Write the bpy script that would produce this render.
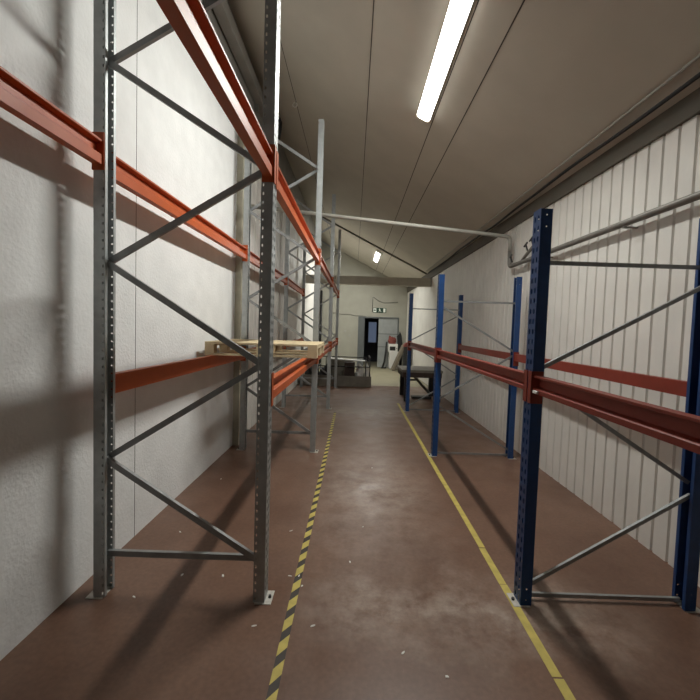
import bpy, bmesh, math, random
from mathutils import Vector, Matrix

for o in list(bpy.data.objects):
    bpy.data.objects.remove(o)
scene = bpy.context.scene
COL = scene.collection
PI = math.pi

# ------------------------------------------------------------------ camera
EYE = 1.71
FPX = 385.0
VPX, VPY, PPX, PPY, ROLL = 354.0, 328.0, 352.0, 346.0, math.radians(1.82)
c_, s_ = math.cos(ROLL), math.sin(ROLL)
du, dv = VPX - PPX, VPY - PPY
a_ = du * c_ + dv * s_
b_ = -du * s_ + dv * c_
yaw = -math.atan(a_ / FPX)
pit = math.atan(-b_ / math.hypot(FPX, a_))
fwd = Vector((math.sin(yaw) * math.cos(pit), math.cos(yaw) * math.cos(pit), -math.sin(pit)))
right0 = Vector((math.cos(yaw), -math.sin(yaw), 0))
down0 = fwd.cross(right0)
right = right0 * c_ - down0 * s_
down = right0 * s_ + down0 * c_
cd = bpy.data.cameras.new('camera')
cd.sensor_width = 36.0
cd.lens = 36.0 * FPX / 700.0
cd.shift_x = (350.0 - PPX) / 700.0
cd.shift_y = -(350.0 - PPY) / 700.0
cd.clip_start = 0.02
cd.clip_end = 100
cam = bpy.data.objects.new('camera', cd)
COL.objects.link(cam)
up, back = -down, -fwd
cam.matrix_world = Matrix(((right.x, up.x, back.x, 0), (right.y, up.y, back.y, 0), (right.z, up.z, back.z, EYE), (0, 0, 0, 1)))
scene.camera = cam

# ------------------------------------------------------------------ world, exposure
w = bpy.data.worlds.new('world')
scene.world = w
w.use_nodes = True
w.node_tree.nodes['Background'].inputs[0].default_value = (0.02, 0.02, 0.02, 1)
w.node_tree.nodes['Background'].inputs[1].default_value = 0.0
scene.view_settings.view_transform = 'Standard'
scene.view_settings.look = 'None'
scene.view_settings.gamma = 1
scene.view_settings.use_curve_mapping = False
scene.view_settings.exposure = 0.0
LAMP_POWER = 205.0       # emission strength of the near light
FAR_POWER = 260.0

# ------------------------------------------------------------------ materials
def mat(name, col, rough=0.6, metal=0.0, var=0.0, scale=6.0, bump=0.0, bscale=40.0, col2=None, spec=0.5):
    m = bpy.data.materials.new(name)
    m.use_nodes = True
    nt = m.node_tree
    b = nt.nodes['Principled BSDF']
    b.inputs['Roughness'].default_value = rough
    b.inputs['Metallic'].default_value = metal
    b.inputs['Specular IOR Level'].default_value = spec
    tc = nt.nodes.new('ShaderNodeTexCoord')
    if var > 0 or col2:
        n = nt.nodes.new('ShaderNodeTexNoise')
        n.inputs['Scale'].default_value = scale
        n.inputs['Detail'].default_value = 6
        nt.links.new(tc.outputs['Object'], n.inputs['Vector'])
        r = nt.nodes.new('ShaderNodeValToRGB')
        r.color_ramp.elements[0].position = 0.3
        r.color_ramp.elements[1].position = 0.7
        c2 = col2 or tuple(min(1, x * (1 + var)) for x in col)
        c1 = col if col2 else tuple(x * (1 - var) for x in col)
        r.color_ramp.elements[0].color = (*c1, 1)
        r.color_ramp.elements[1].color = (*c2, 1)
        nt.links.new(n.outputs['Fac'], r.inputs['Fac'])
        nt.links.new(r.outputs['Color'], b.inputs['Base Color'])
    else:
        b.inputs['Base Color'].default_value = (*col, 1)
    if bump > 0:
        n2 = nt.nodes.new('ShaderNodeTexNoise')
        n2.inputs['Scale'].default_value = bscale
        n2.inputs['Detail'].default_value = 5
        nt.links.new(tc.outputs['Object'], n2.inputs['Vector'])
        bp = nt.nodes.new('ShaderNodeBump')
        bp.inputs['Strength'].default_value = bump
        bp.inputs['Distance'].default_value = 0.01
        nt.links.new(n2.outputs['Fac'], bp.inputs['Height'])
        nt.links.new(bp.outputs['Normal'], b.inputs['Normal'])
    return m

def emit(name, col, strength):
    m = bpy.data.materials.new(name)
    m.use_nodes = True
    b = m.node_tree.nodes['Principled BSDF']
    b.inputs['Base Color'].default_value = (*col, 1)
    b.inputs['Emission Color'].default_value = (*col, 1)
    b.inputs['Emission Strength'].default_value = strength
    return m

def floor_material():
    m = bpy.data.materials.new('red_brown_floor_paint')
    m.use_nodes = True
    nt = m.node_tree
    b = nt.nodes['Principled BSDF']
    L = nt.links
    tc = nt.nodes.new('ShaderNodeTexCoord')
    def noise(scale, detail, rough=0.55, mapping=None):
        n = nt.nodes.new('ShaderNodeTexNoise')
        n.inputs['Scale'].default_value = scale
        n.inputs['Detail'].default_value = detail
        n.inputs['Roughness'].default_value = rough
        if mapping:
            mp = nt.nodes.new('ShaderNodeMapping')
            mp.inputs['Scale'].default_value = mapping
            L.new(tc.outputs['Object'], mp.inputs['Vector'])
            L.new(mp.outputs['Vector'], n.inputs['Vector'])
        else:
            L.new(tc.outputs['Object'], n.inputs['Vector'])
        return n
    def ramp(src, p0, p1, c0=(0, 0, 0, 1), c1=(1, 1, 1, 1)):
        r = nt.nodes.new('ShaderNodeValToRGB')
        r.color_ramp.elements[0].position = p0
        r.color_ramp.elements[1].position = p1
        r.color_ramp.elements[0].color = c0
        r.color_ramp.elements[1].color = c1
        L.new(src, r.inputs['Fac'])
        return r
    def mix(fac, a, bb):
        x = nt.nodes.new('ShaderNodeMix')
        x.data_type = 'RGBA'
        if isinstance(fac, float):
            x.inputs[0].default_value = fac
        else:
            L.new(fac, x.inputs[0])
        L.new(a, x.inputs[6])
        if isinstance(bb, tuple):
            x.inputs[7].default_value = bb
        else:
            L.new(bb, x.inputs[7])
        return x.outputs[2]
    def mathn(op, a, bb):
        x = nt.nodes.new('ShaderNodeMath')
        x.operation = op
        for i, v in enumerate((a, bb)):
            if isinstance(v, (int, float)):
                x.inputs[i].default_value = v
            else:
                L.new(v, x.inputs[i])
        return x.outputs[0]
    base = ramp(noise(1.3, 7).outputs['Fac'], 0.3, 0.72, (*FLOOR_A, 1), (*FLOOR_B, 1)).outputs['Color']
    fine = ramp(noise(38, 4).outputs['Fac'], 0.35, 0.7, (0.86, 0.86, 0.86, 1), (1.1, 1.1, 1.1, 1)).outputs['Color']
    mm = nt.nodes.new('ShaderNodeMix')
    mm.data_type = 'RGBA'
    mm.blend_type = 'MULTIPLY'
    mm.inputs[0].default_value = 1.0
    L.new(base, mm.inputs[6])
    L.new(fine, mm.inputs[7])
    col = mm.outputs[2]
    # worn grey dust bands across the aisle, ragged edges; the broad one is painted sheen
    sep = nt.nodes.new('ShaderNodeSeparateXYZ')
    L.new(tc.outputs['Object'], sep.inputs[0])
    warp = noise(2.2, 6)
    yy = mathn('ADD', sep.outputs['Y'], mathn('MULTIPLY', mathn('SUBTRACT', warp.outputs['Fac'], 0.5), 1.1))
    dust_sheen_tex = ramp(noise(5.5, 8, 0.7).outputs['Fac'], 0.36, 0.68).outputs['Color']
    def band(y0, half, x0, xhalf, amount):
        d = mathn('SUBTRACT', 1.0, mathn('DIVIDE', mathn('ABSOLUTE', mathn('SUBTRACT', yy, y0), 0), half))
        e = mathn('SUBTRACT', 1.0, mathn('DIVIDE', mathn('ABSOLUTE', mathn('SUBTRACT', sep.outputs['X'], x0), 0), xhalf))
        x = mathn('MULTIPLY', mathn('MAXIMUM', d, 0.0), mathn('MINIMUM', mathn('MAXIMUM', mathn('MULTIPLY', e, 2.0), 0.0), 1.0))
        x = mathn('MULTIPLY', x, dust_sheen_tex)
        return mathn('MULTIPLY', x, amount)
    for args in ((2.28, 0.42, 0.75, 1.15, 0.8), (7.75, 0.55, 0.4, 1.3, 0.75), (4.0, 1.9, 0.25, 0.75, 0.5)):  # last entry is no dust: brightens the mid aisle like reflected lamp light
        col = mix(band(*args), col, (0.42, 0.345, 0.285, 1))
    # thin pale scratches
    sc = ramp(noise(9, 3, 0.6, (9, 1.1, 1)).outputs['Fac'], 0.70, 0.78).outputs['Color']
    col = mix(mathn('MULTIPLY', sc, 0.35), col, (0.34, 0.27, 0.23, 1))
    L.new(col, b.inputs['Base Color'])
    rr = ramp(noise(3, 5).outputs['Fac'], 0.3, 0.7, (0.30, 0.30, 0.30, 1), (0.48, 0.48, 0.48, 1))
    L.new(rr.outputs['Color'], b.inputs['Roughness'])
    b.inputs['Specular IOR Level'].default_value = 0.5
    bp = nt.nodes.new('ShaderNodeBump')
    bp.inputs['Strength'].default_value = 0.12
    bp.inputs['Distance'].default_value = 0.004
    L.new(noise(25, 6).outputs['Fac'], bp.inputs['Height'])
    L.new(bp.outputs['Normal'], b.inputs['Normal'])
    return m

LAMP_COLOUR = (0.985, 0.985, 0.93)
FLOOR_A = (0.128, 0.066, 0.043)
FLOOR_B = (0.200, 0.114, 0.077)
M = {}
M['floor'] = floor_material()
M['concrete'] = mat('pale_concrete', (0.28, 0.255, 0.17), 0.55, var=0.1, scale=3)
M['plaster'] = mat('rough_white_plaster', (0.73, 0.735, 0.725), 0.85, var=0.05, scale=5, bump=0.42, bscale=42)
M['cladding'] = mat('white_sheet_cladding', (0.74, 0.72, 0.675), 0.6, var=0.06, scale=2.5, bump=0.1, bscale=30)
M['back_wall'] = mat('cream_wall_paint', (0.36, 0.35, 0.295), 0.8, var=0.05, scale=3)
M['ceiling'] = mat('grey_beige_ceiling_board', (0.52, 0.48, 0.405), 0.75, var=0.05, scale=2)
M['seam'] = mat('dark_seam', (0.07, 0.06, 0.05), 0.9)
M['tie'] = mat('grey_beam_board', (0.50, 0.46, 0.38), 0.8, var=0.1, scale=4)
M['fascia'] = mat('grey_brown_board', (0.11, 0.098, 0.078), 0.8, var=0.1, scale=4)
M['upper_band'] = mat('bare_grey_concrete', (0.25, 0.235, 0.21), 0.9, var=0.12, scale=4, bump=0.2)
M['timber'] = mat('old_timber', (0.44, 0.41, 0.32), 0.8, var=0.2, scale=5)
M['galv'] = mat('galvanised_steel', (0.40, 0.42, 0.42), 0.46, metal=0.6, var=0.12, scale=14)
M['galv_dark'] = mat('dark_galvanised_steel', (0.30, 0.31, 0.31), 0.5, metal=0.6, var=0.14, scale=14)
M['orange'] = mat('orange_powder_coat', (0.45, 0.092, 0.024), 0.46, var=0.06, scale=9, spec=0.35)
M['red'] = mat('shaded_orange_powder_coat', (0.23, 0.036, 0.021), 0.5, var=0.1, scale=9, spec=0.4)  # right beams: same orange coat, their shade darkened into the colour
M['blue'] = mat('blue_powder_coat', (0.010, 0.050, 0.17), 0.42, var=0.15, scale=10)
M['pine'] = mat('pale_pine', (0.66, 0.54, 0.34), 0.7, var=0.12, scale=7)
M['pine_dark'] = mat('darker_pine', (0.42, 0.31, 0.19), 0.75, var=0.15, scale=7)
M['yellow'] = mat('yellow_floor_tape', (0.52, 0.42, 0.10), 0.6, var=0.16, scale=14)
M['black_tape'] = mat('black_floor_tape', (0.045, 0.036, 0.03), 0.6, var=0.2, scale=20)
M['plate'] = mat('scuffed_steel_plate', (0.55, 0.53, 0.48), 0.5, metal=0.3, var=0.2, scale=30)
M['bolt'] = mat('dark_bolt', (0.06, 0.06, 0.06), 0.5, metal=0.5)
M['pipe'] = mat('grey_painted_pipe', (0.36, 0.35, 0.31), 0.5, var=0.12, scale=6)
M['pipe_dark'] = mat('dark_iron_pipe', (0.20, 0.19, 0.17), 0.5, metal=0.3, var=0.15, scale=6)
M['black'] = mat('black_paint', (0.018, 0.017, 0.017), 0.5)
M['black_rubber'] = mat('black_rubber', (0.02, 0.02, 0.02), 0.7)
M['white_metal'] = mat('white_enamel', (0.75, 0.74, 0.70), 0.4)
M['white_cap'] = mat('yellowed_plastic', (0.75, 0.70, 0.55), 0.4)
M['grey_ply'] = mat('grey_plywood', (0.20, 0.185, 0.155), 0.8, var=0.15, scale=6)
M['dark_brown'] = mat('dark_brown_board', (0.045, 0.028, 0.022), 0.7, var=0.2)
M['table_top'] = mat('grey_worn_table_top', (0.22, 0.205, 0.17), 0.6, var=0.12)
M['grey_door'] = mat('grey_door_paint', (0.30, 0.315, 0.31), 0.55, var=0.06)
M['dark_door'] = mat('dark_grey_door_paint', (0.11, 0.12, 0.122), 0.6, var=0.06)
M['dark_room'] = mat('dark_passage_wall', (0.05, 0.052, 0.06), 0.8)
M['pane'] = emit('dim_blue_window', (0.09, 0.115, 0.17), 0.75)
M['maroon_fabric'] = mat('maroon_fabric', (0.20, 0.05, 0.04), 0.8, var=0.15)
M['tan'] = mat('tan_board', (0.20, 0.17, 0.125), 0.7, var=0.1)
M['white_bag'] = mat('white_plastic_sheet', (0.8, 0.8, 0.78), 0.5)
M['sign_green'] = mat('dark_green_sign', (0.012, 0.05, 0.03), 0.5)
M['sign_white'] = mat('white_sign', (0.72, 0.76, 0.68), 0.5)
M['tube_near'] = emit('lit_tube', LAMP_COLOUR, LAMP_POWER)
M['tube_far'] = emit('lit_tube_far', LAMP_COLOUR, FAR_POWER)
M['lens'] = emit('lit_lens', LAMP_COLOUR, 9.0)

# ------------------------------------------------------------------ helpers
def BM():
    return bmesh.new()

def box(bm, x0, x1, y0, y1, z0, z1, bevel=0.0):
    vs = [bm.verts.new((x, y, z)) for x in (x0, x1) for y in (y0, y1) for z in (z0, z1)]
    fs = [bm.faces.new([vs[i] for i in f]) for f in ((0, 1, 3, 2), (4, 6, 7, 5), (0, 4, 5, 1), (2, 3, 7, 6), (0, 2, 6, 4), (1, 5, 7, 3))]
    if bevel > 0:
        es = list({e for f in fs for e in f.edges})
        bmesh.ops.bevel(bm, geom=es, offset=bevel, segments=2, affect='EDGES', profile=0.6)
    return bm

def frame_of(d, upv):
    d = d.normalized()
    s = d.cross(upv)
    if s.length < 1e-5:
        s = d.cross(Vector((1, 0, 0)))
    s.normalize()
    return d, s, s.cross(d).normalized()

def bar(bm, p0, p1, w, h, upv=(0, 0, 1)):
    """rectangular bar: w sideways, h along 'up'"""
    p0, p1 = Vector(p0), Vector(p1)
    d, s, u = frame_of(p1 - p0, Vector(upv))
    vs = []
    for p in (p0, p1):
        for a, b in ((-1, -1), (1, -1), (1, 1), (-1, 1)):
            vs.append(bm.verts.new(p + s * (a * w / 2) + u * (b * h / 2)))
    for f in ((3, 2, 1, 0), (4, 5, 6, 7), (0, 1, 5, 4), (1, 2, 6, 5), (2, 3, 7, 6), (3, 0, 4, 7)):
        bm.faces.new([vs[i] for i in f])
    return bm

def prism(bm, prof, axis, a0, a1):
    """closed 2-D profile extruded along an axis ('x','y','z')"""
    def P(p, a):
        if axis == 'y':
            return (p[0], a, p[1])
        if axis == 'x':
            return (a, p[0], p[1])
        return (p[0], p[1], a)
    A = [bm.verts.new(P(p, a0)) for p in prof]
    B = [bm.verts.new(P(p, a1)) for p in prof]
    n = len(prof)
    for i in range(n):
        bm.faces.new((A[i], A[(i + 1) % n], B[(i + 1) % n], B[i]))
    bm.faces.new(A[::-1])
    bm.faces.new(B)
    return bm

def tube(bm, pts, r, n=10, cap=True):
    pts = [Vector(p) for p in pts]
    rings = []
    prev = None
    for i, p in enumerate(pts):
        if i == 0:
            d = pts[1] - pts[0]
        elif i == len(pts) - 1:
            d = pts[-1] - pts[-2]
        else:
            d = (pts[i + 1] - p).normalized() + (p - pts[i - 1]).normalized()
        d.normalize()
        if prev is None:
            ref = Vector((0, 0, 1)) if abs(d.z) < 0.9 else Vector((1, 0, 0))
            s = d.cross(ref).normalized()
        else:
            s = (prev - d * prev.dot(d)).normalized()
        prev = s
        u = s.cross(d)
        rings.append([bm.verts.new(p + s * (r * math.cos(2 * PI * k / n)) + u * (r * math.sin(2 * PI * k / n))) for k in range(n)])
    for A, B in zip(rings, rings[1:]):
        for k in range(n):
            f = bm.faces.new((A[k], A[(k + 1) % n], B[(k + 1) % n], B[k]))
            f.smooth = True
    if cap:
        bm.faces.new(rings[0][::-1])
        bm.faces.new(rings[-1])
    return bm

def blob(bm, c, rx, ry, rz, seed=0, rough=0.12, seg=14):
    """a lumpy closed shape for bags and cloth"""
    rnd = random.Random(seed)
    ph = [rnd.uniform(0, 6.28) for _ in range(6)]
    r = bmesh.ops.create_uvsphere(bm, u_segments=seg, v_segments=seg - 4, radius=1)
    for v in r['verts']:
        x, y, z = v.co
        k = 1 + rough * (math.sin(5 * x + ph[0]) * math.sin(4 * y + ph[1]) + 0.7 * math.sin(7 * z + ph[2] + 3 * x))
        zz = z if z > -0.55 else -0.55
        v.co = Vector((c[0] + x * k * rx, c[1] + y * k * ry, c[2] + (zz + 0.55) / 1.55 * rz * (k if z > 0 else 1)))
    return bm

def obj(name, bm, m, parent=None, base=None):
    """link ONE mesh object; geometry is given in the parent's frame"""
    bmesh.ops.recalc_face_normals(bm, faces=bm.faces[:])
    me = bpy.data.meshes.new(name)
    bm.to_mesh(me)
    bm.free()
    me.materials.append(M[m])
    o = bpy.data.objects.new(name, me)
    COL.objects.link(o)
    if parent:
        o.parent = parent
    return o

def put(name, bm, m, parent):
    """as obj(), for geometry given in world coordinates"""
    bmesh.ops.translate(bm, verts=bm.verts[:], vec=-parent.location)
    return obj(name, bm, m, parent)

def tag(o, label, cat, group=None, kind=None):
    o['label'] = label
    o['category'] = cat
    if group:
        o['group'] = group
    if kind:
        o['kind'] = kind
    return o

def thing(name, label, cat, loc=(0, 0, 0), group=None):
    o = bpy.data.objects.new(name, None)
    o.empty_display_size = 0.1
    COL.objects.link(o)
    o.location = loc
    return tag(o, label, cat, group)

def struct(name, bm, m, label=None, parent=None):
    o = obj(name, bm, m, parent)
    if parent is None:
        o['kind'] = 'structure'
        if label:
            o['label'] = label
    return o

def single(name, bm, m, label, cat, base, group=None):
    """a thing that is one mesh, its origin at its base"""
    bmesh.ops.translate(bm, verts=bm.verts[:], vec=-Vector(base))
    o = obj(name, bm, m)
    o.location = base
    return tag(o, label, cat, group)

# ------------------------------------------------------------------ the room
Y_NEAR, Y_BACK, Y_CONC = -3.2, 17.0, 11.5
ZC, SC, XR = 3.54, 0.5, 2.33
def ceil_z(x):
    return ZC + SC * (XR - x)
def lx(y):            # inner face of the left wall
    return -1.705 + 0.0114 * (y - 2.0)
def rx(y):            # inner face of the right wall
    return 2.44 - 0.0090 * (y - 2.5)

struct('floor', box(BM(), -2.2, 2.9, Y_NEAR, Y_CONC, -0.1, 0.0), 'floor', 'worn red-brown painted concrete floor')
struct('floor_back', box(BM(), -2.2, 2.9, Y_CONC, Y_BACK + 4.0, -0.1, 0.0), 'concrete', 'pale unpainted concrete floor at the far end')

bm = BM()
prism(bm, [(lx(Y_NEAR), Y_NEAR), (lx(5.36), 5.36), (lx(5.36) - 0.2, 5.36), (lx(Y_NEAR) - 0.2, Y_NEAR)], 'z', 0, 4.78)
WL = struct('wall_left', bm, 'plaster', 'rough white plaster wall behind the grey rack')
bm = BM()
y1 = 5.36
prism(bm, [(lx(Y_NEAR) - 0.02, Y_NEAR), (lx(Y_BACK) - 0.02, Y_BACK), (lx(Y_BACK) - 0.2, Y_BACK), (lx(Y_NEAR) - 0.2, Y_NEAR)], 'z', 4.78, 5.75)
struct('trim_1', bm, 'upper_band', 'bare grey band along the top of the left wall')
# thin board joints on the left wall
for n, pts in ((2, [(2.98, 0.05), (2.98, 4.75)]),):
    bm = BM()
    box(bm, lx(2.98) - 0.01, lx(2.98) + 0.0015, 2.978, 2.982, 0.0, 4.78)
    struct('joint', bm, 'seam', None, WL)

def clad_profile(y0, y1, xf, inward, pitch=0.152, groove=0.026, depth=0.022):
    """plan outline of sheet cladding: flat pans with narrow grooves; 'inward' is the room side sign"""
    pts = []
    y = y0
    while y < y1 - 1e-6:
        e = min(y + pitch, y1)
        f = xf(y)
        pts.append((f, y))
        pts.append((f, max(y, e - groove)))
        pts.append((f - inward * depth, max(y, e - groove * 0.62)))
        pts.append((f - inward * depth, max(y, e - groove * 0.38)))
        y = e
    pts.append((xf(y1), y1))
    t = 0.2
    pts.append((xf(y1) - inward * t, y1))
    pts.append((xf(y0) - inward * t, y0))
    return pts
bm = BM()
prism(bm, clad_profile(5.36, Y_BACK, lambda y: lx(y) - 0.0, 1, 0.25, 0.03, 0.02), 'z', 0, 4.78)
struct('wall_left_rear', bm, 'cladding', 'white ribbed sheet wall beyond the timber post')
bm = BM()
prism(bm, clad_profile(Y_NEAR, Y_BACK, rx, -1), 'z', 0, 3.33)
struct('wall_right', bm, 'cladding', 'white grooved sheet wall behind the blue rack')
bm = BM()
prism(bm, [(rx(Y_NEAR) - 0.03, Y_NEAR), (rx(Y_BACK) - 0.03, Y_BACK), (rx(Y_BACK) + 0.2, Y_BACK), (rx(Y_NEAR) + 0.2, Y_NEAR)], 'z', 3.33, 3.75)
struct('trim_2', bm, 'fascia', 'grey-brown board between right wall and ceiling')
bm = BM()
prism(bm, [(-1.95, ceil_z(-1.95)), (2.6, ceil_z(2.6)), (2.6, ceil_z(2.6) + 0.1), (-1.95, ceil_z(-1.95) + 0.1)], 'y', Y_NEAR, Y_BACK)
CE = struct('ceiling', bm, 'ceiling', 'sloping grey-beige boarded ceiling')
for x in (-1.02, 0.085, 0.88, 1.16):
    bm = BM()
    z = ceil_z(x)
    prism(bm, [(x - 0.005, z - 0.002 + 0.0025), (x + 0.005, z - 0.002 - 0.0025), (x + 0.005, z + 0.02), (x - 0.005, z + 0.02)], 'y', Y_NEAR, Y_BACK)
    struct('joint', bm, 'seam', None, CE)
bm = BM()
prism(bm, [(-1.66, ceil_z(-1.66) - 0.05), (2.3, ceil_z(2.3) - 0.05), (2.3, ceil_z(2.3) + 0.02), (-1.66, ceil_z(-1.66) + 0.02)], 'y', 12.55, 12.62)
struct('trim_3', bm, 'fascia', 'rafter under the sloping ceiling')
bm = BM()
box(bm, -1.62, 2.34, 11.95, 12.15, 3.06, 3.31)
struct('trim_4', bm, 'tie', 'tie beam across the hall')
struct('trim_5', box(BM(), lx(5.4) - 0.05, lx(5.4) + 0.085, 5.36, 5.62, 0, 4.75), 'timber', 'old timber post on the left wall')
# back wall with the double-door opening
DX0, DX1, DZ = 0.24, 1.92, 2.17
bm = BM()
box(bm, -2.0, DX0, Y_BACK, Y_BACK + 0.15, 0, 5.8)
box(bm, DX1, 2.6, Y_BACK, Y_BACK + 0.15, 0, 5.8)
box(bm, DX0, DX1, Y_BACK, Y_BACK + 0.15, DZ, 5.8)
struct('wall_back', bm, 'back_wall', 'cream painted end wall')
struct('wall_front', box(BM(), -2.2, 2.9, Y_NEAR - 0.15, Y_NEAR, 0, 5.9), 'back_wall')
# passage beyond the open door
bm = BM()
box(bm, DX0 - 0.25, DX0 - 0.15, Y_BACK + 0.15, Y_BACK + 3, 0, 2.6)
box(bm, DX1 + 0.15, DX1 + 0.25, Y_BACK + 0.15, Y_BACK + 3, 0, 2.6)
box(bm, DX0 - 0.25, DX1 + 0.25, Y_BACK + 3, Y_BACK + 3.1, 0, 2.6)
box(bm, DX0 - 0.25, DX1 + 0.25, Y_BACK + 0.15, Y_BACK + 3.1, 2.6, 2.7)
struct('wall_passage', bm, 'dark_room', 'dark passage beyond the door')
bm = BM()
box(bm, 0.72, 1.20, Y_BACK + 2.96, Y_BACK + 3.0, 0.96, 2.08)
wf = struct('window_1', bm, 'dark_door', 'dim window at the end of the dark passage')
struct('window_pane', box(BM(), 0.76, 1.16, Y_BACK + 2.95, Y_BACK + 2.96, 1.0, 2.04), 'pane', None, wf)
# double door: frame, left leaf swung in, right leaf shut
bm = BM()
box(bm, DX0 - 0.06, DX0, Y_BACK - 0.03, Y_BACK + 0.15, 0, DZ + 0.06)
box(bm, DX1, DX1 + 0.05, Y_BACK - 0.03, Y_BACK + 0.15, 0, DZ + 0.06)
box(bm, DX0, DX1, Y_BACK - 0.03, Y_BACK + 0.15, DZ, DZ + 0.06)
d1 = struct('door_1', bm, 'dark_door', 'grey double door, left leaf open on a dark passage')
bm = BM()
box(bm, 1.08, DX1, Y_BACK + 0.02, Y_BACK + 0.07, 0.01, DZ)
struct('door_leaf', bm, 'grey_door', None, d1)
bm = BM()
for z in (0.92, 1.49):
    box(bm, 1.08, DX1, Y_BACK + 0.008, Y_BACK + 0.02, z - 0.012, z + 0.012)
struct('door_rail', bm, 'dark_door', None, d1)
bm = BM()
bar(bm, (DX0 + 0.03, Y_BACK + 0.1, 1.08), (DX0 + 0.24, Y_BACK + 0.85, 1.08), 0.045, 2.14)
struct('door_leaf', bm, 'dark_door', None, d1)
bm = BM()
box(bm, DX0 + 0.0, DX0 + 0.22, Y_BACK - 0.004, Y_BACK + 0.02, 0.0, DZ)
struct('door_panel', bm, 'dark_door', None, d1)
# pale single door left of it
bm = BM()
box(bm, -0.02, 0.03, Y_BACK - 0.03, Y_BACK, 0, 2.1)
box(bm, -0.75, -0.70, Y_BACK - 0.03, Y_BACK, 0, 2.1)
box(bm, -0.75, 0.03, Y_BACK - 0.03, Y_BACK, 2.1, 2.14)
d2 = struct('door_2', bm, 'back_wall', 'cream door in the end wall')
struct('door_leaf', box(BM(), -0.70, -0.02, Y_BACK - 0.015, Y_BACK, 0.01, 2.1), 'back_wall', None, d2)

# ------------------------------------------------------------------ ceiling lights
def ceiling_light(x, y0, y1, m, label):
    z = ceil_z(x)
    t = thing('ceiling_light', label, 'ceiling light', (x, (y0 + y1) / 2, z), 'tube lights on the sloping ceiling')
    h = (y1 - y0) / 2
    sl = math.atan(SC)
    def R(bm):
        bmesh.ops.rotate(bm, verts=bm.verts[:], cent=(0, 0, 0), matrix=Matrix.Rotation(sl, 3, 'Y'))
        return bm
    obj('housing', R(box(BM(), -0.087, 0.087, -h, h, -0.042, -0.001, 0.004)), 'white_metal', t)
    prof = [(-0.085, -0.042), (0.085, -0.042), (0.080, -0.058), (0.066, -0.064), (-0.066, -0.064), (-0.080, -0.058)]
    obj('lens', R(prism(BM(), prof, 'y', -h + 0.03, h - 0.03)), 'lens', t)
    obj('tube', R(prism(BM(), [(-0.052, -0.064), (0.052, -0.064), (0.045, -0.068), (-0.045, -0.068)], 'y', -h + 0.03, h - 0.03)), m, t)
    capp = [(-0.087, -0.042), (0.087, -0.042), (0.083, -0.062), (0.07, -0.074), (-0.07, -0.074), (-0.083, -0.062)]
    for a, b in ((-h, -h + 0.03), (h - 0.03, h)):
        obj('end_cap', R(prism(BM(), capp, 'y', a, b)), 'white_cap', t)
    return t
ceiling_light(0.775, 2.98, 4.80, 'tube_near', 'bright tube light on the ceiling nearest the viewer')
ceiling_light(0.76, 13.1, 14.8, 'tube_far', 'small far tube light on the ceiling beyond the tie beam')

# ------------------------------------------------------------------ racking
PD, PW = 0.07, 0.10           # post depth (across) and width (along the aisle)

def skew(y):
    return 0.0065 * (y - 2.34)

def punched_strip(bm, o, du, dv, width, length, pitch, cols, hw, hh, n=8):
    """flat sheet in the plane (du, dv) with a row of holes for each centre in cols"""
    o, du, dv = Vector(o), Vector(du), Vector(dv)
    cols = sorted(cols)
    bounds = [0.0] + [(a + b) / 2 for a, b in zip(cols, cols[1:])] + [width]
    cells = int(length / pitch)
    P = lambda a, b: bm.verts.new(o + du * a + dv * b)
    for k, cx in enumerate(cols):
        u0, u1 = bounds[k], bounds[k + 1]
        for j in range(cells):
            v0, v1 = j * pitch, (j + 1) * pitch
            cy = (v0 + v1) / 2
            ring = [P(cx + hw * math.cos(2 * PI * (i + 0.5) / n), cy + hh * math.sin(2 * PI * (i + 0.5) / n)) for i in range(n)]
            q = n // 4
            # corners in angular order starting at 45 degrees
            cs = [P(u1, v1), P(u0, v1), P(u0, v0), P(u1, v0)]
            for i in range(4):
                a = cs[i - 1]
                b = cs[i]
                # ring indices of the side between corner i-1 and corner i
                st = (i * q - q // 2) % n
                seq = [ring[(st + t) % n] for t in range(q)]
                bm.faces.new([a] + [b][0:0] + [b] + seq[::-1])
                nx = ring[(st + q) % n]
                bm.faces.new([b, nx, seq[-1]])
        rest = cells * pitch
        if rest < length - 1e-4:
            bm.faces.new([P(u0, rest), P(u1, rest), P(u1, length), P(u0, length)])

def make_post(height, front_sign, flange_holes, slot_pitch, name, m):
    """open upright section: punched face at x=0, two flanges going inward, small return lips"""
    bm = BM()
    s = -front_sign
    punched_strip(bm, (0, 0, 0.004), (0, 1, 0), (0, 0, 1), PW, height, slot_pitch, [0.028, 0.072], 0.010, slot_pitch * 0.30)
    if flange_holes:
        punched_strip(bm, (0, 0, 0.004), (s, 0, 0), (0, 0, 1), PD, height, 0.05, [0.057], 0.0045, 0.010)
        punched_strip(bm, (0, PW, 0.004), (s, 0, 0), (0, 0, 1), PD, height, 0.05, [0.048], 0.0055, 0.0055)
    else:
        for y in (0, PW):
            punched_strip(bm, (0, y, 0.004), (s, 0, 0), (0, 0, 1), PD, 0.14, 0.07, [0.035], 0.005, 0.005)
            vs = [bm.verts.new((a, y, z)) for a, z in ((0, 0.144), (s * PD, 0.144), (s * PD, height - 0.14), (0, height - 0.14))]
            bm.faces.new(vs)
            punched_strip(bm, (0, y, height - 0.14), (s, 0, 0), (0, 0, 1), PD, 0.14, 0.07, [0.035], 0.005, 0.005)
    for y, e in ((0, 0.022), (PW, PW - 0.022)):
        vs = [bm.verts.new((s * PD, a, z)) for a, z in ((y, 0.004), (e, 0.004), (e, height), (y, height))]
        bm.faces.new(vs)
    bmesh.ops.remove_doubles(bm, verts=bm.verts[:], dist=0.0004)
    bmesh.ops.recalc_face_normals(bm, faces=bm.faces[:])
    me = bpy.data.meshes.new(name)
    bm.to_mesh(me)
    bm.free()
    me.materials.append(M[m])
    return me

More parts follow.
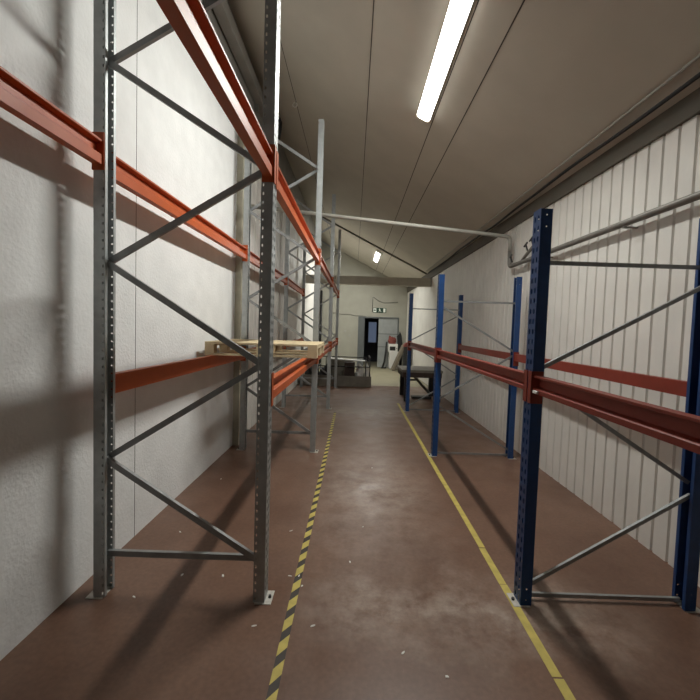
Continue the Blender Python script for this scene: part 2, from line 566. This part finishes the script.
def rack(label, cat, front_sign, x_front, depth, narrowing, height, post_mat, brace_mat, beam_mat, flange_holes, patterns, beams, brace_w, brace_d, frames, conn, lower_lip, ys):
    """front_sign: +1 when the aisle lies on the +x side"""
    s = front_sign
    root = thing('pallet_rack', label, cat, (x_front - s * depth / 2, ys[1], 0))
    R0 = root.location
    mf = make_post(height, s, flange_holes, 0.05 if flange_holes else 0.0625, 'front_post', post_mat)
    mb = make_post(height, -s, flange_holes, 0.05 if flange_holes else 0.0625, 'wall_post', post_mat)
    # one base plate mesh per side
    def plate_mesh(sg):
        bm = BM()
        box(bm, min(-sg * (PD - 0.01), sg * 0.042), max(-sg * (PD - 0.01), sg * 0.042), -0.012, PW + 0.012, 0.0, 0.004)
        me = bpy.data.meshes.new('base_plate')
        bmesh.ops.recalc_face_normals(bm, faces=bm.faces[:])
        bm.to_mesh(me); bm.free()
        me.materials.append(M['plate'])
        return me
    pf, pb = plate_mesh(s), plate_mesh(-s)
    def bolt_mesh():
        bm = BM()
        bmesh.ops.create_cone(bm, cap_ends=True, segments=6, radius1=0.010, radius2=0.009, depth=0.014)
        bmesh.ops.translate(bm, verts=bm.verts[:], vec=(0, 0, 0.011))
        me = bpy.data.meshes.new('anchor_bolt')
        bm.to_mesh(me); bm.free()
        me.materials.append(M['bolt'])
        return me
    bo = bolt_mesh()
    for i in frames:
        y = ys[i]
        xf = x_front + skew(y)
        xb = xf - s * (depth - narrowing[i])
        for me, pl, x, sg in ((mf, pf, xf, s), (mb, pb, xb, -s)):
            p = bpy.data.objects.new('post', me)
            COL.objects.link(p)
            p.parent = root
            p.location = Vector((x, y, 0)) - R0
            q = bpy.data.objects.new('base_plate', pl)
            COL.objects.link(q)
            q.parent = p
            k = bpy.data.objects.new('anchor_bolt', bo)
            COL.objects.link(k)
            k.parent = p
            k.location = (sg * 0.024, PW / 2, 0)
        nodes, horiz = patterns[i]
        yc = y + PW / 2
        def at_side(side, z, k):
            return (xf - s * 0.052, yc + k, z) if side == 'f' else (xb + s * 0.052, yc + k, z)
        for j, (a, b) in enumerate(nodes):
            k = 0.012 if j % 2 else -0.012
            put('diagonal_brace', bar(BM(), at_side(a[0], a[1], k), at_side(b[0], b[1], k), brace_d, brace_w), brace_mat, root)
        for z in horiz:
            put('horizontal_brace', bar(BM(), at_side('f', z, 0.014), at_side('b', z, 0.014), brace_d, brace_w), brace_mat, root)
    # beams: open channel, web set back, with an angle connector at each end
    for bay, where, z0, z1 in beams:
        ya, yb = ys[bay] + PW, ys[bay + 1]
        bm = BM()
        na = nb = 0.0
        if where == 'f':
            xs = [x_front - s * 0.006, x_front - s * 0.056]
            lip, web = xs
            op = s
        else:
            xw = x_front - s * depth
            na, nb = s * narrowing[bay], s * narrowing[bay + 1]
            lip, web = xw + s * 0.056, xw + s * 0.006
            op = s
        if where == 'b' and (not flange_holes or z0 < 2):      # these rear beams show their plain back to the aisle
            lip, web = web, lip
        dirx = 1 if lip > web else -1
        step = lip - dirx * 0.034
        prof = [(web, z0), (lip, z0), (lip, z0 + lower_lip), (lip - dirx * 0.004, z0 + lower_lip + 0.004), (step, z0 + lower_lip + 0.012),
                (step, z1 - 0.018), (lip - dirx * 0.003, z1 - 0.013), (lip, z1 - 0.010), (lip, z1), (web, z1)]
        A, B = [], []
        for (px, pz) in prof:
            A.append(bm.verts.new((px + skew(ya) + na, ya + 0.004, pz)))
            B.append(bm.verts.new((px + skew(yb) + nb, yb - 0.004, pz)))
        n = len(prof)
        for q in range(n):
            bm.faces.new((A[q], A[(q + 1) % n], B[(q + 1) % n], B[q]))
        bm.faces.new(A[::-1]); bm.faces.new(B)
        be = put('beam', bm, beam_mat, root)
        for yp, sd, nn in ((ya, -1, na), (yb, 1, nb)):
            sk = skew(yp) + nn
            xo = (x_front if where == 'f' else x_front - s * depth) + sk
            od = s if where == 'f' else -s              # outward from the post face
            cz0, cz1 = z0 - conn[0], z1 + conn[1]
            c = BM()
            ye = yp + sd * 0.042
            # leg along the post face
            box(c, min(xo + od * 0.0015, xo + od * 0.006), max(xo + od * 0.0015, xo + od * 0.006), min(yp - sd * 0.006, ye), max(yp - sd * 0.006, ye), cz0, cz1)
            # leg across the beam end
            box(c, min(xo + od * 0.006, xo - od * 0.066), max(xo + od * 0.006, xo - od * 0.066), min(yp - sd * 0.006, yp - sd * 0.0015), max(yp - sd * 0.006, yp - sd * 0.0015), cz0, cz1)
            bmesh.ops.translate(c, verts=c.verts[:], vec=-root.location)
            obj('connector', c, beam_mat, be)
    return root

def zig(z_list, first):
    out, side = [], first
    for z in z_list:
        out.append((side, z))
        side = 'b' if side == 'f' else 'f'
    return list(zip(out, out[1:]))
GREY = (zig([0.25, 0.86, 1.47, 2.06, 2.64, 3.23, 3.80, 4.38], 'f'), [0.25])
BLUE_A = ([(('f', 0.11), ('b', 0.73)), (('b', 0.80), ('f', 1.43)), (('f', 1.49), ('b', 2.04))], [0.035, 2.15])
BLUE_B = ([(('b', 0.11), ('f', 0.70)), (('f', 0.77), ('b', 1.40)), (('b', 1.46), ('f', 2.04))], [0.035, 2.11])
rack_left = rack('tall grey steel rack with orange beams along the white plaster wall', 'pallet rack', 1, -0.498, 1.085, (0, 0.03, 0.055, 0.08, 0.05), 4.42,
     'galv', 'galv_dark', 'orange', True, {i: GREY for i in range(5)},
     [(0, 'f', 2.575, 2.715), (0, 'b', 2.615, 2.755)] +
     [(b, k, z0, z1) for b in (1, 2, 3) for k, z0, z1 in (('f', 2.565, 2.705), ('b', 2.58, 2.72), ('f', 1.24, 1.372), ('b', 1.25, 1.372))],
     0.036, 0.024, range(5), (0.03, 0.045), 0.054, [-0.485, 2.29, 5.165, 7.99, 10.815])
rack_right = rack('low blue steel rack with shade-darkened orange beams along the grooved white wall', 'pallet rack', -1, 1.098, 1.10, (0, 0, 0, 0, 0), 2.46,
     'blue', 'galv_dark', 'red', False, {0: BLUE_B, 1: BLUE_A, 2: BLUE_B, 3: BLUE_A},
     [(b, k, z0, z1) for b in (0, 1, 2) for k, z0, z1 in (('f', 1.348, 1.456), ('b', 1.335, 1.432))],
     0.024, 0.018, range(4), (0.065, 0.025), 0.026, [-0.485, 2.345, 5.165, 7.99])

put('white_patch', box(BM(), 1.09, 1.102, 2.265, 2.318, 1.352, 1.370, 0.003), 'white_metal', rack_right)  # small white piece on the front beam beside the post

# ------------------------------------------------------------------ pallet on the left rack
PZ = 1.3725
pal = thing('wooden_pallet', 'pale wooden pallet lying across the orange beams of the left rack', 'pallet', (-0.985, 4.59, PZ))
for y in (-0.45, 0, 0.45):
    w_ = 0.10
    obj('bottom_board', box(BM(), -0.6, 0.6, y - w_ / 2, y + w_ / 2, 0, 0.022, 0.002), 'pine', pal)
    for x in (-0.55, 0, 0.55):
        obj('block', box(BM(), x - 0.05, x + 0.05, y - w_ / 2, y + w_ / 2, 0.022, 0.1, 0.003), 'pine_dark' if y > 0.2 and x < 0.2 else 'pine', pal)  # rear row, left and middle blocks in a darker brown
for x in (-0.55, 0, 0.55):
    obj('stringer_board', box(BM(), x - 0.05, x + 0.05, -0.5, 0.5, 0.1, 0.122, 0.002), 'pine', pal)
for k in range(7):
    y = -0.45 + k * 0.15
    obj('top_board', box(BM(), -0.6, 0.6, y - 0.05, y + 0.05, 0.122, 0.144, 0.002), 'pine', pal)

# ------------------------------------------------------------------ floor markings
tape = thing('hazard_tape', 'black and yellow striped tape on the floor beside the grey rack', 'floor tape', (-0.325, 2.0, 0))
bm = BM()
X0, X1 = -0.349, -0.301
box(bm, X0, X1, 0.9, 7.7, 0.0, 0.0012)
put('black_strip', bm, 'black_tape', tape)
bm = BM()
y = 0.95
PER = 0.160
off = 0.0
while y < 7.6:
    # slanted stripe: parallelogram
    vs = [bm.verts.new(p) for p in ((X0, y, 0.0016), (X1, y + 0.060, 0.0016), (X1, y + 0.148, 0.0016), (X0, y + 0.088, 0.0016))]
    bm.faces.new(vs)
    y += PER
put('yellow_stripe', bm, 'yellow', tape)
bm = BM()
rnd = random.Random(4)
y = 1.0
while y < 8.85:
    L = rnd.uniform(0.35, 0.8)
    a, b = 1.047 + rnd.uniform(-0.003, 0.003), 1.095 + rnd.uniform(-0.003, 0.003)
    box(bm, a, b, y, min(y + L, 8.85), 0.0, 0.0014)
    y += L + rnd.uniform(0.002, 0.012)
single('floor_line', bm, 'yellow', 'plain yellow line on the floor beside the blue rack', 'floor tape', (1.07, 1.0, 0))

# white flecks of paint lying on the floor
FLECKS = [(134, 597), (313, 626), (290, 576), (372, 468), (363, 527), (223, 576), (180, 532), (302, 586), (291, 531), (299, 576), (350, 562), (182, 575), (221, 479), (403, 653), (254, 626), (447, 677)]
def on_floor(u, v):
    r = fwd * FPX + right * (u - PPX) + down * (v - PPY)
    t = -EYE / r.z
    return Vector((r.x * t, r.y * t, 0))
for i, (u, v) in enumerate(FLECKS):
    p = on_floor(u, v)
    r_ = random.Random(i)
    a = r_.uniform(0, 3.1)
    ln, wd = r_.uniform(0.010, 0.018), r_.uniform(0.004, 0.008)
    bm = BM()
    n = 7
    pts = []
    for k in range(n):
        t = 2 * PI * k / n
        q = r_.uniform(0.75, 1.1)
        x, yv = ln * q * math.cos(t), wd * q * math.sin(t)
        pts.append((p.x + x * math.cos(a) - yv * math.sin(a), p.y + x * math.sin(a) + yv * math.cos(a)))
    prism(bm, pts, 'z', 0.0, 0.003)
    single('paint_chip', bm, 'white_metal', 'small white paint chip lying on the red-brown floor', 'paint chip', (p.x, p.y, 0), 'paint chips on the floor')

# ------------------------------------------------------------------ pipes and cables
PXW = 2.345
pipe = thing('water_pipe', 'grey water pipe crossing under the ceiling and running along the right wall', 'pipe', (PXW, 5.9, 2.70))
def elbow(a, b, c, r, n=5):
    a, b, c = Vector(a), Vector(b), Vector(c)
    p, q = b + (a - b).normalized() * r, b + (c - b).normalized() * r
    return [p.lerp(b, t).lerp(b.lerp(q, t), t) for t in [k / n for k in range(n + 1)]]
A, B, C_, D = (lx(5.9) + 0.002, 5.9, 3.50), (PXW - 0.03, 5.9, 3.16), (PXW - 0.02, 5.9, 2.71), (rx(Y_NEAR) - 0.07, Y_NEAR + 0.01, 2.69)
put('cross_pipe', tube(BM(), [A] + elbow(A, B, C_, 0.07) + [Vector(B).lerp(Vector(C_), 0.5)], 0.030, 12), 'pipe', pipe)
put('wall_pipe', tube(BM(), [Vector(B).lerp(Vector(C_), 0.48)] + elbow(B, C_, D, 0.07) + [D], 0.030, 12), 'pipe_dark', pipe)
put('branch_pipe', tube(BM(), [(PXW - 0.01, 5.55, 2.70), (PXW - 0.02, 5.35, 2.78), (PXW - 0.02, 5.1, 2.87)], 0.022, 10), 'pipe_dark', pipe)
for (y, z) in ((5.78, 2.76), (5.28, 2.83), (5.12, 2.87)):
    bm = BM()
    tube(bm, [(PXW - 0.03, y, z), (PXW - 0.03, y + 0.06, z + 0.09)], 0.011, 8)
    bar(bm, (PXW - 0.03, y + 0.02, z + 0.115), (PXW - 0.03, y + 0.115, z + 0.075), 0.018, 0.016)
    put('valve', bm, 'black', pipe)
for y in (0.6, 2.0, 3.4, 4.8):
    put('bracket', box(BM(), PXW - 0.036, rx(y) - 0.001, y - 0.012, y + 0.012, 2.65, 2.664), 'pipe_dark', pipe)
# cable and conduit along the ceiling edge
pts = []
y = Y_NEAR
while y <= 12.5:
    pts.append((2.30, y, 3.515 + 0.012 * math.sin(y * 1.7) - 0.004 * math.sin(y * 4.1)))
    y += 0.25
single('cable', tube(BM(), pts, 0.016, 8), 'black_rubber', 'black cable sagging along the edge where ceiling meets right wall', 'cable', (2.30, 4.0, 3.55))
pts = []
y = Y_NEAR
while y <= 12.5:
    pts.append((2.225, y, ceil_z(2.225) - 0.014 - 0.004 * abs(math.sin(y * 1.3))))
    y += 0.5
single('conduit', tube(BM(), pts, 0.012, 8), 'pipe', 'thin grey conduit on the ceiling above the black cable', 'conduit', (2.225, 4.0, 3.58))
# rail and hose at the top of the left wall
du_ = thing('wall_duct', 'long grey duct high on the left wall under the ceiling', 'duct', (lx(5) + 0.05, 5.2, 5.1))
put('duct_body', box(BM(), lx(5), lx(5) + 0.13, 3.4, 6.6, 5.17, 5.34, 0.012), 'upper_band', du_)
put('duct_bracket', box(BM(), lx(5), lx(5) + 0.06, 4.2, 4.24, 5.05, 5.17), 'pipe_dark', du_)
put('duct_bracket', box(BM(), lx(5), lx(5) + 0.06, 6.2, 6.24, 5.05, 5.17), 'pipe_dark', du_)
bm = BM()
hp = [(lx(6) + 0.04, 6.62, 5.25), (lx(6) + 0.10, 6.75, 5.40), (lx(6) + 0.18, 6.9, 5.43), (lx(6) + 0.24, 7.0, 5.30), (lx(6) + 0.2, 7.05, 5.05), (lx(6) + 0.05, 7.1, 4.9), (lx(6) - 0.0, 7.1, 4.85)]
put('hose', tube(bm, hp, 0.035, 8), 'black_rubber', du_)
# ceiling hook
bm = BM()
hx, hy = -1.03, 6.15
hz = ceil_z(hx)
tube(bm, [(hx, hy, hz + 0.0), (hx, hy, hz - 0.04)], 0.006, 6)
ring = [(hx + 0.035 * math.cos(t), hy, hz - 0.075 + 0.035 * math.sin(t)) for t in [PI / 2 + k * 2 * PI / 12 for k in range(12)]]
tube(bm, ring, 0.008, 6)
single('ceiling_hook', bm, 'white_metal', 'small pale ring hook hanging from the ceiling seam behind the grey posts', 'hook', (hx, hy, hz - 0.1))

# ------------------------------------------------------------------ far end: low bin with black rails
YB = 11.15
bn = thing('railed_crate', 'long low grey plywood crate with black tube rails at the end of the left rack', 'crate', (-0.5, YB, 0))
def lb(name, bm, m):
    return put(name, bm, m, bn)
lb('front_panel', box(BM(), -1.52, 0.55, YB, YB + 0.03, 0, 0.31, 0.004), 'grey_ply')
lb('back_panel', box(BM(), -1.52, 0.55, YB + 0.87, YB + 0.9, 0, 0.31, 0.004), 'grey_ply')
lb('side_panel', box(BM(), -1.52, -1.49, YB + 0.03, YB + 0.87, 0, 0.31), 'grey_ply')
lb('side_panel', box(BM(), 0.52, 0.55, YB + 0.03, YB + 0.87, 0, 0.31), 'grey_ply')
lb('crate_floor', box(BM(), -1.49, 0.52, YB + 0.03, YB + 0.87, 0, 0.14), 'grey_ply')
for z in (0.86, 0.58):
    lb('rail', tube(BM(), [(-1.0, YB + 0.05, z), (0.5, YB + 0.05, z)], 0.015, 8), 'black')
    for x in (-1.0, 0.5):
        lb('rail', tube(BM(), [(x, YB + 0.05, z), (x, YB + 0.85, z)], 0.015, 8), 'black')
for x in (-1.0, -0.78, 0.38, 0.5):
    lb('rail_post', tube(BM(), [(x, YB + 0.05, 0.14), (x, YB + 0.05, 0.87)], 0.014, 8), 'black')
for x in (-1.0, 0.5):
    lb('rail_post', tube(BM(), [(x, YB + 0.85, 0.14), (x, YB + 0.85, 0.87)], 0.014, 8), 'black')
lb('infill_panel', box(BM(), -0.70, 0.02, YB + 0.80, YB + 0.82, 0.14, 0.72), 'grey_ply')
single('storage_box', box(BM(), -0.24, 0.06, YB + 0.10, YB + 0.40, 0.14, 0.70, 0.006), 'dark_brown', 'dark brown upright box standing inside the railed crate', 'box', (-0.1, YB + 0.25, 0.14))
single('plastic_bag', blob(BM(), (0.21, YB + 0.24, 0.14), 0.13, 0.14, 0.46, 3, 0.2), 'white_bag', 'larger white crumpled bag in the railed crate next to the dark box', 'bag', (0.2, YB + 0.3, 0.14))
single('plastic_bag', blob(BM(), (0.42, YB + 0.24, 0.14), 0.07, 0.12, 0.42, 8, 0.22), 'white_bag', 'smaller white crumpled bag at the right end of the railed crate', 'bag', (0.41, YB + 0.3, 0.14))
single('plank', bar(BM(), (-0.72, YB + 0.46, 0.775), (0.40, YB + 0.28, 0.735), 0.24, 0.03), 'white_bag', 'pale plank lying slanted across the black rails of the crate', 'plank', (-0.1, YB + 0.55, 0.8))
single('bundle', blob(BM(), (-1.22, YB + 0.4, 0.14), 0.18, 0.25, 0.5, 5, 0.2), 'black_rubber', 'dark bundle heaped in the crate at its left end', 'bundle', (-1.22, YB + 0.4, 0.14))
single('bundle', blob(BM(), (-0.82, YB + 0.4, 0.14), 0.17, 0.25, 0.40, 11, 0.25), 'dark_room', 'dark bundle heaped in the crate behind the tall grey post', 'bundle', (-0.82, YB + 0.4, 0.14))

# ------------------------------------------------------------------ far end: work table
tb = thing('work_table', 'dark heavy work table behind the far blue posts', 'table', (1.7, 9.55, 0))
def tbp(name, bm, m):
    return put(name, bm, m, tb)
tbp('table_top', box(BM(), 1.17, 2.14, 9.08, 10.15, 0.70, 0.76, 0.006), 'table_top')
bm = BM()
box(bm, 1.19, 2.12, 9.10, 9.14, 0.58, 0.70)
box(bm, 1.19, 2.12, 10.09, 10.13, 0.58, 0.70)
box(bm, 1.19, 1.23, 9.14, 10.09, 0.58, 0.70)
box(bm, 2.08, 2.12, 9.14, 10.09, 0.58, 0.70)
tbp('apron', bm, 'dark_brown')
for x in (1.25, 2.0):
    for y in (9.14, 9.99):
        tbp('leg', box(BM(), x, x + 0.12, y, y + 0.10, 0, 0.70, 0.004), 'black')
jk = thing('metal_strut', 'slanting dark metal strut with a bright head under the work table', 'metal strut', (1.8, 9.62, 0))
put('lever', tube(BM(), [(1.52, 9.6, 0.58), (1.72, 9.62, 0.36), (1.98, 9.64, 0.10)], 0.035, 8), 'pipe_dark', jk)
put('lever_head', tube(BM(), [(1.46, 9.6, 0.56), (1.56, 9.6, 0.60)], 0.05, 10), 'white_metal', jk)
put('cross_arm', tube(BM(), [(1.36, 9.6, 0.46), (1.62, 9.62, 0.46)], 0.025, 8), 'pipe_dark', jk)
bm = BM()
box(bm, 1.5, 1.98, 9.50, 9.72, 0.0, 0.06, 0.01)
box(bm, 1.92, 1.97, 9.56, 9.70, 0.06, 0.14)
put('chassis', bm, 'black', jk)

# boards and clutter by the right end of the back wall
bm = BM()
prof = [(1.62, 0.03), (1.72, 0.0), (2.10, 0.92), (2.17, 1.06), (2.13, 1.12), (2.04, 1.05)]
prism(bm, prof, 'y', 15.7, 16.35)
bd = single('padded_board', bm, 'tan', 'tan board leaning to the right beside the white cabinet', 'board', (1.68, 16.0, 0))
cu = thing('folded_seat', 'dark folded seat with a rounded maroon top leaning behind the tan board', 'seat', (2.2, 15.2, 0))
bm = BM()
box(bm, 1.98, 2.28, 15.0, 15.25, 0.0, 1.04, 0.03)
put('seat_body', bm, 'black_rubber', cu)
bm = BM()
n = 14
prof = [(2.13 + 0.165 * math.cos(PI * k / n), 1.04 + 0.17 * math.sin(PI * k / n)) for k in range(n + 1)]
prism(bm, prof, 'y', 14.98, 15.27)
put('seat_top', bm, 'maroon_fabric', cu)
cb = thing('cabinet', 'small white cabinet standing by the grey door leaf', 'cabinet', (1.72, 16.7, 0))
put('body', box(BM(), 1.55, 1.98, 16.45, 16.88, 0.02, 0.74, 0.01), 'white_metal', cb)
put('plinth', box(BM(), 1.57, 1.96, 16.48, 16.88, 0.0, 0.02), 'black', cb)
mw = thing('heater_box', 'white box appliance with a dark window on the white cabinet', 'appliance', (1.70, 16.66, 0.74))
put('casing', box(BM(), 1.50, 1.90, 16.48, 16.84, 0.74, 1.08, 0.012), 'white_metal', mw)
put('dark_window', box(BM(), 1.56, 1.80, 16.474, 16.48, 0.80, 0.97), 'black', mw)
put('knob', tube(BM(), [(1.855, 16.48, 0.9), (1.855, 16.46, 0.9)], 0.02, 10), 'black', mw)
single('cloth_bag', blob(BM(), (1.66, 16.68, 1.08), 0.18, 0.15, 0.33, 21, 0.15), 'maroon_fabric', 'maroon cloth bag on top of the white box appliance', 'bag', (1.66, 16.68, 1.08))
bm = BM()
prism(bm, [(1.98, 0.0), (2.14, 0.0), (2.16, 1.0), (2.10, 1.45), (2.02, 1.62), (1.99, 1.5), (1.90, 1.42), (1.95, 1.0)], 'y', 16.91, 16.985)
single('black_sheet', bm, 'black_rubber', 'tall black sheet standing against the end wall behind the white cabinet', 'sheet', (2.06, 16.86, 0))
bm = BM()
tube(bm, [(1.28, 16.62, 0.02), (1.36, 16.64, 0.3), (1.42, 16.72, 0.75), (1.45, 16.8, 1.15)], 0.04, 8)
tube(bm, [(1.22, 16.6, 0.03), (1.44, 16.66, 0.03)], 0.03, 8)
single('floor_brush', bm, 'black', 'black long-handled brush leaning between grey door and white cabinet', 'brush', (1.33, 16.65, 0))

# sign over the door
sg = thing('exit_sign', 'dark green exit sign with white pictograms above the grey double door', 'sign', (1.09, 16.98, 2.45))
XS, ZS, YS = 1.10, 2.52, Y_BACK - 0.03
put('sign_board', box(BM(), XS - 0.29, XS + 0.29, YS, Y_BACK, ZS - 0.105, ZS + 0.105, 0.006), 'sign_green', sg)
bm = BM()
box(bm, XS - 0.275, XS - 0.145, YS - 0.004, YS, ZS - 0.085, ZS + 0.085)
put('arrow_panel', bm, 'sign_white', sg)
bm = BM()
vs = [(XS - 0.255, ZS), (XS - 0.21, ZS + 0.055), (XS - 0.21, ZS + 0.022), (XS - 0.165, ZS + 0.022), (XS - 0.165, ZS - 0.022), (XS - 0.21, ZS - 0.022), (XS - 0.21, ZS - 0.055)]
prism(bm, vs, 'y', YS - 0.007, YS - 0.004)
put('arrow', bm, 'sign_green', sg)
bm = BM()
def limb(p, q, r):
    tube(bm, [(XS + p[0], YS - 0.003, ZS + p[1]), (XS + q[0], YS - 0.003, ZS + q[1])], r, 6)
bmesh.ops.create_icosphere(bm, subdivisions=2, radius=0.022, matrix=Matrix.Translation((XS - 0.005, YS - 0.003, ZS + 0.062)))
limb((-0.005, 0.04), (0.01, -0.01), 0.022)
limb((0.01, -0.01), (-0.03, -0.045), 0.013)
limb((-0.03, -0.045), (-0.035, -0.085), 0.012)
limb((0.01, -0.01), (0.045, -0.03), 0.013)
limb((0.045, -0.03), (0.07, -0.075), 0.012)
limb((-0.005, 0.03), (-0.05, 0.015), 0.010)
limb((0.0, 0.03), (0.045, 0.02), 0.010)
put('running_figure', bm, 'sign_white', sg)
put('doorway_panel', box(BM(), XS + 0.16, XS + 0.255, YS - 0.004, YS, ZS - 0.085, ZS + 0.085), 'sign_white', sg)

# cables and fittings on the end wall
YW = Y_BACK - 0.018
pts = [(-0.95 + 0.1 * k, YW, 2.34 - 0.012 * k * 0.6 + 0.018 * math.sin(k * 1.1)) for k in range(17)]
single('cable', tube(BM(), pts, 0.016, 6), 'pipe_dark', 'thin cable running level across the end wall left of the exit sign', 'cable', (-0.2, YW, 2.3))
pts = [(0.78, YW, 2.45), (0.78, YW, 3.08), (0.84, YW, 3.07), (1.05, YW, 2.93), (1.25, YW, 2.85), (1.5, YW, 2.86), (1.9, YW, 2.90)]
single('cable', tube(BM(), pts, 0.016, 6), 'pipe_dark', 'cable rising beside the exit sign and looping right along the end wall', 'cable', (0.8, YW, 2.45))
single('wall_switch', box(BM(), -0.44, -0.35, Y_BACK - 0.03, Y_BACK - 0.015, 1.50, 1.60, 0.006), 'pipe', 'grey switch on the end wall, the upper left of two', 'switch', (-0.4, Y_BACK - 0.02, 1.5))
single('wall_switch', box(BM(), -0.23, -0.14, Y_BACK - 0.03, Y_BACK - 0.015, 1.32, 1.42, 0.006), 'pipe', 'grey switch on the end wall, the lower right of two', 'switch', (-0.18, Y_BACK - 0.02, 1.32))
single('downpipe', tube(BM(), [(lx(16.8) + 0.07, 16.9, 0.0), (lx(16.8) + 0.07, 16.9, 3.3)], 0.05, 10), 'black', 'black vertical downpipe in the far left corner', 'pipe', (lx(16.8) + 0.07, 16.9, 0))
